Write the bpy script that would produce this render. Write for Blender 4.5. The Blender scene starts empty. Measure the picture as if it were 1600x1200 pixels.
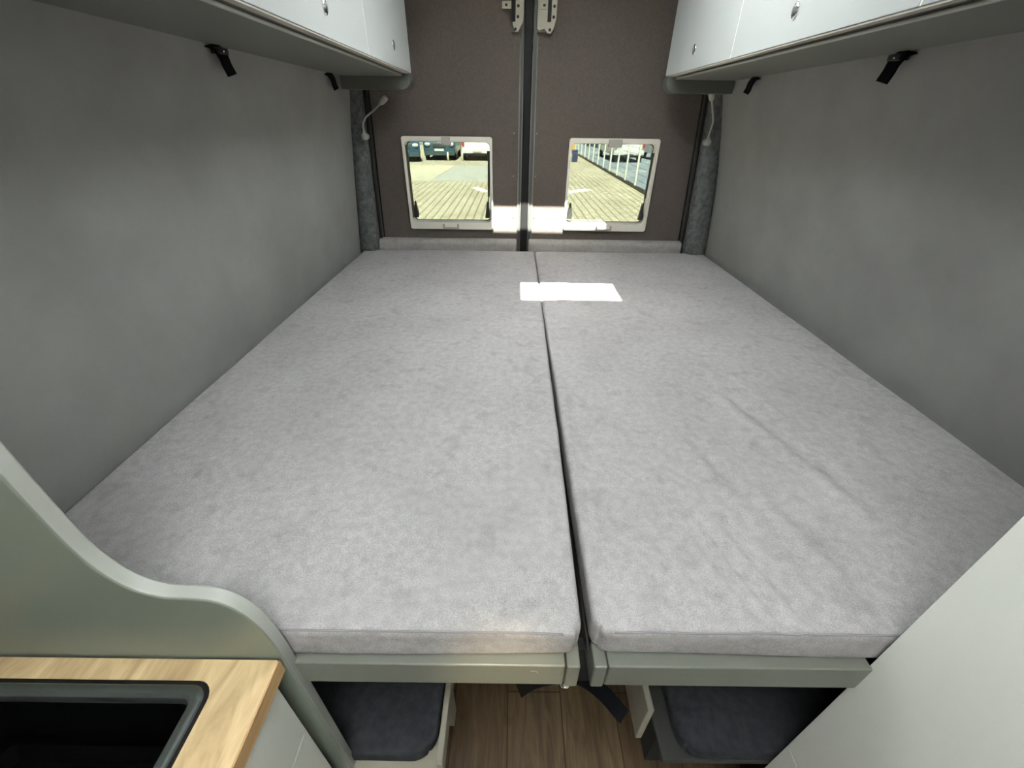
import bpy, bmesh, math, random
from mathutils import Vector, Matrix, noise
random.seed(4)
sc = bpy.context.scene
COL = sc.collection

# ------------------------------------------------------------------ camera
cd = bpy.data.cameras.new('camera'); cam = bpy.data.objects.new('camera', cd); COL.objects.link(cam)
cd.sensor_width = 36.0; cd.lens = 36.0 * 643.0 / 1600.0; cd.clip_start = 0.01; cd.clip_end = 500
right = (0.999918, 0.006533, 0.010976); up = (-0.012765, 0.542264, 0.840111); fwd = (0.000463, 0.840183, -0.542303)
cam.matrix_world = Matrix(((right[0], up[0], -fwd[0], 0.0), (right[1], up[1], -fwd[1], 0.0),
                           (right[2], up[2], -fwd[2], 1.48), (0, 0, 0, 1)))
sc.camera = cam

# ------------------------------------------------------------------ world, sun, exposure
SUN_EL = math.radians(60)
w = bpy.data.worlds.new('World'); sc.world = w; w.use_nodes = True
nt = w.node_tree; bg = nt.nodes['Background']
sky = nt.nodes.new('ShaderNodeTexSky'); sky.sky_type = 'NISHITA'; sky.sun_disc = False
sky.sun_elevation = SUN_EL; sky.sun_rotation = math.pi; sky.air_density = 1.0; sky.dust_density = 4.0; sky.ozone_density = 1.0
nt.links.new(sky.outputs[0], bg.inputs[0]); bg.inputs[1].default_value = 0.75
sd = bpy.data.lights.new('sun', 'SUN'); sun = bpy.data.objects.new('sun', sd); COL.objects.link(sun)
sd.energy = 110.0; sd.angle = math.radians(0.5); sd.color = (1.0, 0.965, 0.90)
sun.rotation_euler = (math.radians(90) - SUN_EL, 0, 0)      # light travels towards +Y and down
sun.rotation_euler = Vector((0, math.cos(SUN_EL), -math.sin(SUN_EL))).to_track_quat('-Z', 'Y').to_euler()
vs = sc.view_settings
vs.view_transform = 'Standard'; vs.look = 'None'; vs.exposure = 0.08; vs.gamma = 1.0; vs.use_curve_mapping = False
sc.cycles.max_bounces = 12; sc.cycles.diffuse_bounces = 7; sc.cycles.transparent_max_bounces = 12
sc.cycles.sample_clamp_indirect = 12.0

# ------------------------------------------------------------------ materials
def mat(name, color, rough=0.6, metal=0.0, spec=0.5, var=None, scale=20.0, bump=0.0, bscale=200.0, detail=4.0,
        sheen=0.0, stretch=None, coat=0.0, lo=0.35, hi=0.65):
    m = bpy.data.materials.new(name); m.use_nodes = True
    t = m.node_tree; b = t.nodes['Principled BSDF']
    b.inputs['Base Color'].default_value = (*color, 1)
    b.inputs['Roughness'].default_value = rough; b.inputs['Metallic'].default_value = metal
    b.inputs['Specular IOR Level'].default_value = spec
    b.inputs['Coat Weight'].default_value = coat
    if sheen: b.inputs['Sheen Weight'].default_value = sheen; b.inputs['Sheen Roughness'].default_value = 0.45
    tc = t.nodes.new('ShaderNodeTexCoord'); vec = tc.outputs['Object']
    if stretch:
        mp = t.nodes.new('ShaderNodeMapping'); mp.inputs['Scale'].default_value = stretch
        t.links.new(vec, mp.inputs[0]); vec = mp.outputs[0]
    if var:
        n = t.nodes.new('ShaderNodeTexNoise'); n.inputs['Scale'].default_value = scale; n.inputs['Detail'].default_value = detail
        n.inputs['Roughness'].default_value = 0.6
        r = t.nodes.new('ShaderNodeValToRGB'); r.color_ramp.elements[0].position = lo; r.color_ramp.elements[1].position = hi
        r.color_ramp.elements[0].color = (*color, 1); r.color_ramp.elements[1].color = (*var, 1)
        t.links.new(vec, n.inputs['Vector']); t.links.new(n.outputs['Fac'], r.inputs[0]); t.links.new(r.outputs[0], b.inputs['Base Color'])
    if bump:
        n2 = t.nodes.new('ShaderNodeTexNoise'); n2.inputs['Scale'].default_value = bscale; n2.inputs['Detail'].default_value = 3
        bp = t.nodes.new('ShaderNodeBump'); bp.inputs['Strength'].default_value = bump; bp.inputs['Distance'].default_value = 0.002
        t.links.new(vec, n2.inputs['Vector']); t.links.new(n2.outputs['Fac'], bp.inputs['Height']); t.links.new(bp.outputs[0], b.inputs['Normal'])
    return m

def velour(name, base):
    """brushed velour: three scales of mottling"""
    m = mat(name, base, rough=0.85, spec=0.2, sheen=0.0)
    t = m.node_tree; b = t.nodes['Principled BSDF']; tc = t.nodes.new('ShaderNodeTexCoord')
    def nz(s, d, dist=0.0, st=(1, 1, 1)):
        mp = t.nodes.new('ShaderNodeMapping'); mp.inputs['Scale'].default_value = st
        t.links.new(tc.outputs['Object'], mp.inputs[0])
        n = t.nodes.new('ShaderNodeTexNoise'); n.inputs['Scale'].default_value = s; n.inputs['Detail'].default_value = d
        n.inputs['Distortion'].default_value = dist
        t.links.new(mp.outputs[0], n.inputs['Vector']); return n.outputs['Fac']
    def mr(sock, a, b_, c, d):
        q = t.nodes.new('ShaderNodeMapRange'); t.links.new(sock, q.inputs[0])
        for i, v in enumerate((a, b_, c, d)): q.inputs[i + 1].default_value = v
        return q.outputs[0]
    def mul(x, y):
        q = t.nodes.new('ShaderNodeMath'); q.operation = 'MULTIPLY'; t.links.new(x, q.inputs[0]); t.links.new(y, q.inputs[1]); return q.outputs[0]
    f = mul(mr(nz(4.5, 6), 0.35, 0.65, 0.93, 1.05), mr(nz(60, 9), 0.36, 0.62, 0.91, 1.05))
    f = mul(f, mr(nz(24, 12, 0.2), 0.33, 0.45, 0.88, 1.0))
    f = mul(f, mr(nz(650, 2), 0.3, 0.7, 0.76, 1.20))
    mx = t.nodes.new('ShaderNodeVectorMath'); mx.operation = 'SCALE'; mx.inputs[0].default_value = base
    t.links.new(f, mx.inputs['Scale']); t.links.new(mx.outputs[0], b.inputs['Base Color'])
    bp = t.nodes.new('ShaderNodeBump'); bp.inputs['Strength'].default_value = 0.35; bp.inputs['Distance'].default_value = 0.002
    t.links.new(nz(330, 3), bp.inputs['Height']); t.links.new(bp.outputs[0], b.inputs['Normal'])
    return m

def wood(name, a, b2, ax='y', rough=0.45, planks=None):
    m = mat(name, a, rough=rough)
    t = m.node_tree; b = t.nodes['Principled BSDF']; tc = t.nodes.new('ShaderNodeTexCoord')
    mp = t.nodes.new('ShaderNodeMapping'); s = {'y': (14, 1.6, 14), 'x': (1.6, 14, 14), 'd': (9, 2.2, 9)}[ax]
    mp.inputs['Scale'].default_value = s
    if ax == 'd': mp.inputs['Rotation'].default_value = (0, 0, math.radians(32))
    t.links.new(tc.outputs['Object'], mp.inputs[0])
    n = t.nodes.new('ShaderNodeTexNoise'); n.inputs['Scale'].default_value = 3.2; n.inputs['Detail'].default_value = 9; n.inputs['Distortion'].default_value = 1.1
    n.inputs['Roughness'].default_value = 0.62
    t.links.new(mp.outputs[0], n.inputs['Vector'])
    r = t.nodes.new('ShaderNodeValToRGB'); r.color_ramp.elements[0].position = 0.33; r.color_ramp.elements[1].position = 0.68
    r.color_ramp.elements[0].color = (*a, 1); r.color_ramp.elements[1].color = (*b2, 1)
    t.links.new(n.outputs['Fac'], r.inputs[0]); out = r.outputs[0]
    if planks:
        bk = t.nodes.new('ShaderNodeTexBrick'); mp2 = t.nodes.new('ShaderNodeMapping'); mp2.inputs['Rotation'].default_value = (0, 0, math.pi / 2)
        t.links.new(tc.outputs['Object'], mp2.inputs[0]); t.links.new(mp2.outputs[0], bk.inputs['Vector'])
        bk.inputs['Scale'].default_value = 1; bk.inputs['Brick Width'].default_value = 1.1; bk.inputs['Row Height'].default_value = planks
        bk.inputs['Mortar Size'].default_value = 0.002
        bk.inputs['Color1'].default_value = (1, 1, 1, 1); bk.inputs['Color2'].default_value = (.55, .5, .45, 1); bk.inputs['Mortar'].default_value = (.25, .2, .18, 1)
        mx = t.nodes.new('ShaderNodeMixRGB'); mx.blend_type = 'MULTIPLY'; mx.inputs[0].default_value = 1
        t.links.new(out, mx.inputs[1]); t.links.new(bk.outputs['Color'], mx.inputs[2]); out = mx.outputs[0]
    t.links.new(out, b.inputs['Base Color'])
    return m

def pane_mat(name, tint, fac=0.04):
    m = bpy.data.materials.new(name); m.use_nodes = True; t = m.node_tree
    t.nodes.remove(t.nodes['Principled BSDF'])
    tr = t.nodes.new('ShaderNodeBsdfTransparent'); tr.inputs[0].default_value = (*tint, 1)
    gl = t.nodes.new('ShaderNodeBsdfGlossy'); gl.inputs['Roughness'].default_value = 0.03
    mx = t.nodes.new('ShaderNodeMixShader'); mx.inputs[0].default_value = fac
    t.links.new(tr.outputs[0], mx.inputs[1]); t.links.new(gl.outputs[0], mx.inputs[2])
    t.links.new(mx.outputs[0], t.nodes['Material Output'].inputs[0]); return m

def blind_mat(name, col, tr_fac):
    m = bpy.data.materials.new(name); m.use_nodes = True; t = m.node_tree
    t.nodes.remove(t.nodes['Principled BSDF'])
    tr = t.nodes.new('ShaderNodeBsdfTranslucent'); tr.inputs[0].default_value = (*col, 1)
    df = t.nodes.new('ShaderNodeBsdfDiffuse'); df.inputs[0].default_value = (*col, 1)
    mx = t.nodes.new('ShaderNodeMixShader'); mx.inputs[0].default_value = 1 - tr_fac
    t.links.new(tr.outputs[0], mx.inputs[1]); t.links.new(df.outputs[0], mx.inputs[2])
    t.links.new(mx.outputs[0], t.nodes['Material Output'].inputs[0]); return m

M = dict(
    velour=velour('mattress_velour', (0.345, 0.326, 0.330)),
    ledge=velour('ledge_velour', (0.285, 0.265, 0.255)),
    piping=mat('piping_grey', (0.22, 0.21, 0.22), rough=0.8),
    wall=mat('wall_felt', (0.212, 0.210, 0.203), rough=0.95, spec=0.1, var=(0.250, 0.248, 0.240), scale=3.0, bump=0.25, bscale=500),
    lining=mat('door_lining_felt', (0.082, 0.069, 0.060), rough=0.95, spec=0.1, var=(0.100, 0.085, 0.075), scale=120, bump=0.2, bscale=400),
    carpet=mat('pillar_carpet', (0.070, 0.074, 0.073), rough=1, spec=0.05, var=(0.135, 0.142, 0.139), scale=45, bump=0.6, bscale=300, detail=8),
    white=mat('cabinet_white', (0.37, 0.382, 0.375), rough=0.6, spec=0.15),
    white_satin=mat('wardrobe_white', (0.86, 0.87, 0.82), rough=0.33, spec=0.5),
    seam=mat('door_seam', (0.8, 0.8, 0.76), rough=0.6),
    grey=mat('cabinet_grey', (0.14, 0.145, 0.13), rough=0.55, spec=0.35),
    rail=mat('cabinet_rail_grey', (0.36, 0.34, 0.29), rough=0.5),
    grey_dark=mat('end_panel_grey', (0.085, 0.088, 0.078), rough=0.6, spec=0.2),
    groove=mat('groove_dark', (0.06, 0.06, 0.055), rough=0.7),
    edge=mat('panel_light_edge', (0.32, 0.325, 0.30), rough=0.4),
    panel=mat('panel_green_grey', (0.175, 0.20, 0.168), rough=0.35, spec=0.5),
    frame=mat('bed_frame_paint', (0.15, 0.155, 0.132), rough=0.45, spec=0.5),
    oak=wood('oak_worktop', (0.40, 0.275, 0.145), (0.68, 0.51, 0.29), 'd'),
    oak_edge=wood('oak_edge', (0.34, 0.20, 0.09), (0.50, 0.32, 0.15), 'y'),
    floor=wood('floor_wood', (0.085, 0.052, 0.024), (0.20, 0.135, 0.068), 'y', planks=0.16),
    bench=mat('bench_board', (0.30, 0.27, 0.21), rough=0.6, var=(0.36, 0.33, 0.27), scale=12),
    bench_base=mat('bench_base_grey', (0.032, 0.032, 0.028), rough=0.7),
    seat=mat('seat_dark_fabric', (0.026, 0.027, 0.032), rough=0.9, spec=0.15, var=(0.040, 0.042, 0.048), scale=60, bump=0.4, bscale=500),
    rubber=mat('black_rubber', (0.006, 0.006, 0.006), rough=0.6, spec=0.2),
    rubber_grey=mat('seal_dark_grey', (0.012, 0.012, 0.012), rough=0.35, spec=0.3),
    steel=mat('brushed_steel', (0.15, 0.155, 0.145), rough=0.5, metal=0.5),
    sinkrim=mat('sink_rim_grey', (0.24, 0.26, 0.26), rough=0.25, metal=0.9),
    basin=mat('basin_black', (0.003, 0.003, 0.003), rough=0.9, spec=0.0),
    chrome=mat('chrome', (0.75, 0.75, 0.78), rough=0.12, metal=1.0),
    zinc=mat('latch_zinc', (0.20, 0.185, 0.145), rough=0.5, metal=0.3),
    silver=mat('lamp_silver', (0.33, 0.33, 0.30), rough=0.45, metal=0.2),
    strap=mat('black_webbing', (0.005, 0.005, 0.006), rough=0.9, spec=0.05, bump=0.3, bscale=300),
    bracket=mat('black_bracket', (0.006, 0.007, 0.009), rough=0.6),
    winframe=mat('window_frame_beige', (0.60, 0.575, 0.50), rough=0.5),
    clip=mat('window_clip_grey', (0.30, 0.28, 0.25), rough=0.5),
    arm=mat('stay_black', (0.012, 0.012, 0.012), rough=0.4),
    ceil=mat('ceiling_offwhite', (0.30, 0.30, 0.29), rough=0.8),
    shell=mat('shell_grey', (0.30, 0.30, 0.29), rough=0.8),
    paint=mat('van_metal_dark', (0.055, 0.055, 0.052), rough=0.45, spec=0.3),
    pane=pane_mat('tinted_acrylic', (0.225, 0.240, 0.225)),
    clear=pane_mat('clear_glass', (0.95, 0.97, 0.96)),
    blind=blind_mat('blind_white', (0.93, 0.95, 0.97), 0.8),
    asphalt=mat('asphalt_pale', (0.40, 0.42, 0.36), rough=0.95, var=(0.47, 0.48, 0.41), scale=2),
    concrete=mat('concrete_yellow', (0.62, 0.60, 0.42), rough=0.95, var=(0.52, 0.50, 0.36), scale=0.6),
    road=mat('road_blue_grey', (0.22, 0.27, 0.30), rough=0.9, var=(0.36, 0.39, 0.36), scale=0.25, lo=0.5, hi=0.56),
    mark=mat('road_marking_white', (0.85, 0.83, 0.70), rough=0.8),
    fence=mat('fence_white', (0.80, 0.82, 0.72), rough=0.6),
    wire=mat('fence_wire', (0.25, 0.32, 0.33), rough=0.5),
    kerb=mat('kerb_dark', (0.16, 0.15, 0.11), rough=0.9),
    car_dark=mat('car_paint_teal', (0.045, 0.10, 0.12), rough=0.3, coat=0.6),
    car_blue=mat('car_paint_blue', (0.03, 0.09, 0.14), rough=0.3, coat=0.6),
    car_white=mat('car_paint_white', (0.85, 0.85, 0.83), rough=0.3, coat=0.5),
    glass_dark=mat('car_glass', (0.05, 0.09, 0.10), rough=0.1),
    tyre=mat('tyre', (0.015, 0.015, 0.015), rough=0.9),
    light=mat('headlight', (0.75, 0.80, 0.80), rough=0.1, spec=0.8),
    redlight=mat('tail_light', (0.5, 0.03, 0.02), rough=0.2),
    plate=mat('number_plate', (0.75, 0.75, 0.68), rough=0.5),
    orange=mat('container_orange', (0.75, 0.38, 0.03), rough=0.6),
    bin=mat('bin_blue', (0.07, 0.10, 0.20), rough=0.6),
)
# paving blocks laid lengthwise along the yard
def paving():
    m = mat('paving_blocks', (0.5, 0.47, 0.3), rough=0.95); t = m.node_tree; b = t.nodes['Principled BSDF']
    tc = t.nodes.new('ShaderNodeTexCoord'); mp = t.nodes.new('ShaderNodeMapping'); mp.inputs['Rotation'].default_value = (0, 0, math.pi / 2)
    bk = t.nodes.new('ShaderNodeTexBrick'); bk.inputs['Scale'].default_value = 1; bk.inputs['Brick Width'].default_value = 0.6
    bk.inputs['Row Height'].default_value = 0.2; bk.inputs['Mortar Size'].default_value = 0.03; bk.inputs['Mortar Smooth'].default_value = 0.6
    bk.inputs['Color1'].default_value = (.50, .465, .33, 1); bk.inputs['Color2'].default_value = (.56, .52, .37, 1); bk.inputs['Mortar'].default_value = (.30, .275, .18, 1)
    n = t.nodes.new('ShaderNodeTexNoise'); n.inputs['Scale'].default_value = 0.7; n.inputs['Detail'].default_value = 8
    r = t.nodes.new('ShaderNodeValToRGB'); r.color_ramp.elements[0].position = .35; r.color_ramp.elements[0].color = (.82, .80, .78, 1)
    r.color_ramp.elements[1].position = .6
    mx = t.nodes.new('ShaderNodeMixRGB'); mx.blend_type = 'MULTIPLY'; mx.inputs[0].default_value = 1
    t.links.new(tc.outputs['Object'], mp.inputs[0]); t.links.new(mp.outputs[0], bk.inputs['Vector']); t.links.new(tc.outputs['Object'], n.inputs['Vector'])
    t.links.new(n.outputs['Fac'], r.inputs[0]); t.links.new(bk.outputs['Color'], mx.inputs[1]); t.links.new(r.outputs[0], mx.inputs[2])
    t.links.new(mx.outputs[0], b.inputs['Base Color']); return m
M['paving'] = paving()

# ------------------------------------------------------------------ helpers
def link(name, bm, m, parent=None, smooth=False, bevel=0.0, loc=None):
    bmesh.ops.recalc_face_normals(bm, faces=bm.faces)
    me = bpy.data.meshes.new(name); bm.to_mesh(me); bm.free()
    mm = m if isinstance(m, (list, tuple)) else [m]
    for x in mm: me.materials.append(M[x] if isinstance(x, str) else x)
    o = bpy.data.objects.new(name, me); COL.objects.link(o)
    if loc: o.location = loc
    if parent: o.parent = parent
    if smooth:
        me.polygons.foreach_set('use_smooth', [True] * len(me.polygons))
    if bevel:
        b = o.modifiers.new('bevel', 'BEVEL'); b.width = bevel; b.segments = 3; b.limit_method = 'ANGLE'; b.angle_limit = math.radians(40)
        me.polygons.foreach_set('use_smooth', [True] * len(me.polygons))
        wn = o.modifiers.new('wn', 'WEIGHTED_NORMAL'); wn.keep_sharp = False
    return o
def box(bm, x0, x1, y0, y1, z0, z1, mi=0):
    v = [bm.verts.new(p) for p in ((x0, y0, z0), (x1, y0, z0), (x1, y1, z0), (x0, y1, z0), (x0, y0, z1), (x1, y0, z1), (x1, y1, z1), (x0, y1, z1))]
    for f in ((0, 3, 2, 1), (4, 5, 6, 7), (0, 1, 5, 4), (1, 2, 6, 5), (2, 3, 7, 6), (3, 0, 4, 7)):
        bm.faces.new([v[i] for i in f]).material_index = mi
def B(name, dims, m, parent=None, bevel=0.0):
    bm = bmesh.new(); box(bm, *dims); return link(name, bm, m, parent, bevel=bevel)
def prism(bm, pts, axis, a, b):
    """closed polygon extruded along an axis; pts are the two other coordinates"""
    def P(p, t):
        return {'x': (t, p[0], p[1]), 'y': (p[0], t, p[1]), 'z': (p[0], p[1], t)}[axis]
    v0 = [bm.verts.new(P(p, a)) for p in pts]; v1 = [bm.verts.new(P(p, b)) for p in pts]
    bm.faces.new(v0); bm.faces.new(v1[::-1]); n = len(pts)
    for i in range(n): bm.faces.new((v0[i], v1[i], v1[(i + 1) % n], v0[(i + 1) % n]))
def tube(bm, pts, r, seg=10):
    pts = [Vector(p) for p in pts]; rs = r if isinstance(r, (list, tuple)) else [r] * len(pts); rings = []
    u = None
    for i, p in enumerate(pts):
        d = (pts[min(i + 1, len(pts) - 1)] - pts[max(i - 1, 0)]).normalized()
        if u is None: u = d.orthogonal().normalized()
        u = (u - d * u.dot(d)).normalized(); v = d.cross(u)
        rings.append([bm.verts.new(p + (u * math.cos(2 * math.pi * k / seg) + v * math.sin(2 * math.pi * k / seg)) * rs[i]) for k in range(seg)])
    for a, b in zip(rings, rings[1:]):
        for k in range(seg): bm.faces.new((a[k], a[(k + 1) % seg], b[(k + 1) % seg], b[k]))
    bm.faces.new(rings[0][::-1]); bm.faces.new(rings[-1])
def spline(ctrl, n=8):
    out = []; c = [Vector(p) for p in ctrl]; c = [2 * c[0] - c[1]] + c + [2 * c[-1] - c[-2]]
    for i in range(1, len(c) - 2):
        for k in range(n):
            t = k / n; out.append(0.5 * ((2 * c[i]) + (-c[i-1] + c[i+1]) * t + (2*c[i-1] - 5*c[i] + 4*c[i+1] - c[i+2]) * t*t + (-c[i-1] + 3*c[i] - 3*c[i+1] + c[i+2]) * t**3))
    out.append(c[-2]); return out
def ribbon(bm, pts, wdir, wid, th):
    """flat webbing following pts; wdir = width direction"""
    pts = [Vector(p) for p in pts]; wd = Vector(wdir).normalized(); prev = None
    for i, p in enumerate(pts):
        d = (pts[min(i + 1, len(pts) - 1)] - pts[max(i - 1, 0)]).normalized(); n = d.cross(wd).normalized()
        ring = [bm.verts.new(p + wd * a * wid / 2 + n * b * th / 2) for a, b in ((-1, -1), (1, -1), (1, 1), (-1, 1))]
        if prev:
            for k in range(4): bm.faces.new((prev[k], prev[(k + 1) % 4], ring[(k + 1) % 4], ring[k]))
        else: bm.faces.new(ring[::-1])
        prev = ring
    bm.faces.new(prev)
def ell(bm, c, rx, ry, rz, seg=20, rings=10):
    r = bmesh.ops.create_uvsphere(bm, u_segments=seg, v_segments=rings, radius=1)
    for v in r['verts']: v.co = Vector((c[0] + v.co.x * rx, c[1] + v.co.y * ry, c[2] + v.co.z * rz))
def rrect(x0, x1, z0, z1, r, n=6, rs=None):
    rs = rs or (r, r, r, r); out = []
    for (cx, cz, a0, q) in ((x1 - rs[0], z1 - rs[0], 0, rs[0]), (x0 + rs[1], z1 - rs[1], 90, rs[1]), (x0 + rs[2], z0 + rs[2], 180, rs[2]), (x1 - rs[3], z0 + rs[3], 270, rs[3])):
        for k in range(n + 1):
            a = math.radians(a0 + 90 * k / n); out.append((cx + q * math.cos(a), cz + q * math.sin(a)))
    return out
def ring_prism(bm, outer, inner, axis, a, b):
    def P(p, t): return {'y': (p[0], t, p[1]), 'z': (p[0], p[1], t)}[axis]
    n = len(outer); L = [[bm.verts.new(P(p, t)) for p in pp] for pp, t in ((outer, a), (inner, a), (outer, b), (inner, b))]
    for i in range(n):
        j = (i + 1) % n
        bm.faces.new((L[0][i], L[0][j], L[1][j], L[1][i])); bm.faces.new((L[2][i], L[3][i], L[3][j], L[2][j]))
        bm.faces.new((L[0][i], L[2][i], L[2][j], L[0][j])); bm.faces.new((L[1][i], L[1][j], L[3][j], L[3][i]))
def tag(o, label, cat=None, group=None, kind=None):
    o['label'] = label
    if cat: o['category'] = cat
    if group: o['group'] = group
    if kind: o['kind'] = kind
    return o
def empty(name, loc=(0, 0, 0), rz=0):
    o = bpy.data.objects.new(name, None); o.empty_display_size = .05; COL.objects.link(o); o.location = loc; o.rotation_euler = (0, 0, rz); return o
def copy_tree(o, parent=None):
    c = o.copy(); COL.objects.link(c); c.parent = parent
    for ch in list(o.children): copy_tree(ch, c)
    return c

# ------------------------------------------------------------------ van shell (the room)
CEIL = 2.10
WL = [(-0.85, 0.0), (-0.84, 0.45), (-0.82, 0.88), (-0.790, 1.15), (-0.755, 1.42), (-0.722, 1.63), (-0.64, CEIL)]
WR = [(1.06, 0.0), (1.055, 0.45), (1.045, 0.88), (1.005, 1.15), (0.950, 1.42), (0.900, 1.63), (0.80, CEIL)]
FLOOR_Y0, YB = -3.3, 2.31
def side_wall(name, prof, sgn, y0, y1, label):
    outer = [(x + sgn * 0.04, z) for x, z in prof][::-1]
    bm = bmesh.new(); prism(bm, prof + outer, 'y', y0, y1)
    return tag(link(name, bm, 'wall'), label, kind='structure')
side_wall('wall_left', WL, -1, -2.6, 2.36, 'grey felt covered left side wall of the van beside the bed')
side_wall('wall_right', WR, 1, -2.6, 2.36, 'grey felt covered right side wall of the van beside the bed')
# forward of the kitchen the sliding door stands open; the cab windscreen and side windows lie ahead
B('floor', (-0.86, 1.08, FLOOR_Y0, 2.36, -0.03, 0.0), 'floor').__setitem__('kind', 'structure')
bm = bmesh.new()
HA = (0.818, 1.745, -0.113, 0.486)   # roof hatch over the bed: y0 y1 x0 x1
HB = (-0.60, 0.10, -0.36, 0.24)     # smaller roof hatch over the aisle, its shade closed
X0, X1 = -0.72, 0.88
box(bm, X0, X1, HA[1], 2.36, CEIL, CEIL + .04)
box(bm, X0, HA[2], HA[0], HA[1], CEIL, CEIL + .04); box(bm, HA[3], X1, HA[0], HA[1], CEIL, CEIL + .04)
box(bm, X0, X1, HB[1], HA[0], CEIL, CEIL + .04)
box(bm, X0, HB[2], HB[0], HB[1], CEIL, CEIL + .04); box(bm, HB[3], X1, HB[0], HB[1], CEIL, CEIL + .04)
box(bm, X0, X1, -3.3, HB[0], CEIL, CEIL + .04)
link('ceiling', bm, 'ceil')['kind'] = 'structure'
for i, (h, b0, b1) in enumerate(((HA, 1.020, 1.635), (HB, HB[0], HB[1]))):
    t = empty('window_%d' % (3 + i), ((h[2] + h[3]) / 2, (h[0] + h[1]) / 2, CEIL)); t['kind'] = 'structure'
    cx, cy = t.location.x, t.location.y
    bm = bmesh.new(); ring_prism(bm, rrect(h[2] - .05 - cx, h[3] + .05 - cx, h[0] - .05 - cy, h[1] + .05 - cy, .03),
                                 rrect(h[2] - cx, h[3] - cx, h[0] - cy, h[1] - cy, .004), 'z', -.030, 0.0)
    link('frame', bm, 'white', t)
    # pleated shade over the middle; end pieces added to narrow the near sun patch
    if i == 0:
        bm = bmesh.new(); box(bm, 0.400 - cx, h[3] - cx, b0 - cy, b1 - cy, 0.028, 0.0335); box(bm, h[2] - cx, -.07 - cx, b0 - cy, b1 - cy, 0.028, 0.0335); link('light_stop_rails', bm, 'ceil', t)  # added opaque strips dim the hatch light reaching the cabinet doors
        bm = bmesh.new(); box(bm, h[2] - cx, 0.035 - cx, h[0] - cy, b0 - cy, 0.032, 0.038); box(bm, 0.427 - cx, h[3] - cx, h[0] - cy, b0 - cy, 0.032, 0.038); link('light_stop_ends', bm, 'white', t)
    B('blind', (h[2] - cx, h[3] - cx, b0 - cy, b1 - cy, 0.034, 0.036), 'blind', t)
    B('pane', (h[2] - .03 - cx, h[3] + .03 - cx, h[0] - .03 - cy, h[1] + .03 - cy, 0.05, 0.054), 'clear', t)
bm = bmesh.new(); box(bm, -0.86, -0.82, -3.3, -2.6, 0, CEIL); link('wall_cab', bm, 'shell')['kind'] = 'structure'
bm = bmesh.new(); box(bm, 1.03, 1.08, -3.3, -2.6, 0, CEIL); link('wall_cab', bm, 'shell')['kind'] = 'structure'
# added out-of-view warm spot, standing in for reflected sun on the left rail
lf = empty('added_glow_spot', (-0.10, -0.78, CEIL)); tag(lf, 'added unseen spotlight over the aisle, casting a warm glow on the bed rail', 'lamp')
bm = bmesh.new(); prism(bm, [(.028 * math.cos(k * math.pi / 12), .028 * math.sin(k * math.pi / 12)) for k in range(24)], 'z', -.012, 0); link('housing', bm, 'ceil', lf)
ld = bpy.data.lights.new('spot', 'SPOT'); ls = bpy.data.objects.new('spot', ld); COL.objects.link(ls)
ld.energy = 150.0; ld.color = (1.0, 0.80, 0.48); ld.spot_size = math.radians(8.5); ld.spot_blend = 1.0; ld.shadow_soft_size = .02
ls.location = (-0.10, -0.78, CEIL - .02); ls.rotation_euler = (Vector((0.0, 0.28, 0.765)) - ls.location).to_track_quat('-Z', 'Y').to_euler()
# front wall with windscreen
bm = bmesh.new()
box(bm, -0.86, 1.08, -3.3, -3.26, 0, 1.05); box(bm, -0.86, 1.08, -3.3, -3.26, 1.65, CEIL)
box(bm, -0.86, -0.78, -3.3, -3.26, 0.75, 1.75); box(bm, 1.0, 1.08, -3.3, -3.26, 0.75, 1.75)
link('wall_front', bm, 'shell')['kind'] = 'structure'
tw = empty('window_5', (0.1, -3.28, 0.75)); tw['kind'] = 'structure'
B('pane', (-0.88, 0.90, -0.003, 0.003, 0, 1.0), 'clear', tw)

# ------------------------------------------------------------------ rear doors
def rear_door(name, x0, x1, label, win):
    wx0, wx1, wz0, wz1 = win
    d = empty(name, ((x0 + x1) / 2, 2.33, 0)); tag(d, label, kind='structure'); ox = (x0 + x1) / 2
    bm = bmesh.new(); y0, y1 = -0.02, 0.03
    for a in ((x0, wx0, 0.03, CEIL), (wx1, x1, 0.03, CEIL), (wx0, wx1, 0.03, wz0), (wx0, wx1, wz1, CEIL)):
        box(bm, a[0] - ox, a[1] - ox, y0, y1, a[2], a[3])
    link('lining', bm, 'lining', d)
    return d, ox
d1, o1 = rear_door('door_1', -0.775, 0.022, 'dark grey lined left rear door holding the left window', (-0.535, -0.120, 0.995, 1.392))
d2, o2 = rear_door('door_2', 0.088, 0.975, 'dark grey lined right rear door holding the right window', (0.272, 0.688, 0.995, 1.392))
# padded ledge at the foot of each door
for d, ox, a, b in ((d1, o1, -0.728, 0.016), (d2, o2, 0.080, 0.905)):
    bm = bmesh.new(); prism(bm, [(y, z) for y, z in ((-0.066, 0.55), (-0.066, 0.905), (-0.060, 0.922), (-0.045, 0.930), (-0.020, 0.932), (-0.020, 0.55))], 'x', a - ox, b - ox)
    link('padded_ledge', bm, 'ledge', d, bevel=0.006)
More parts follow.
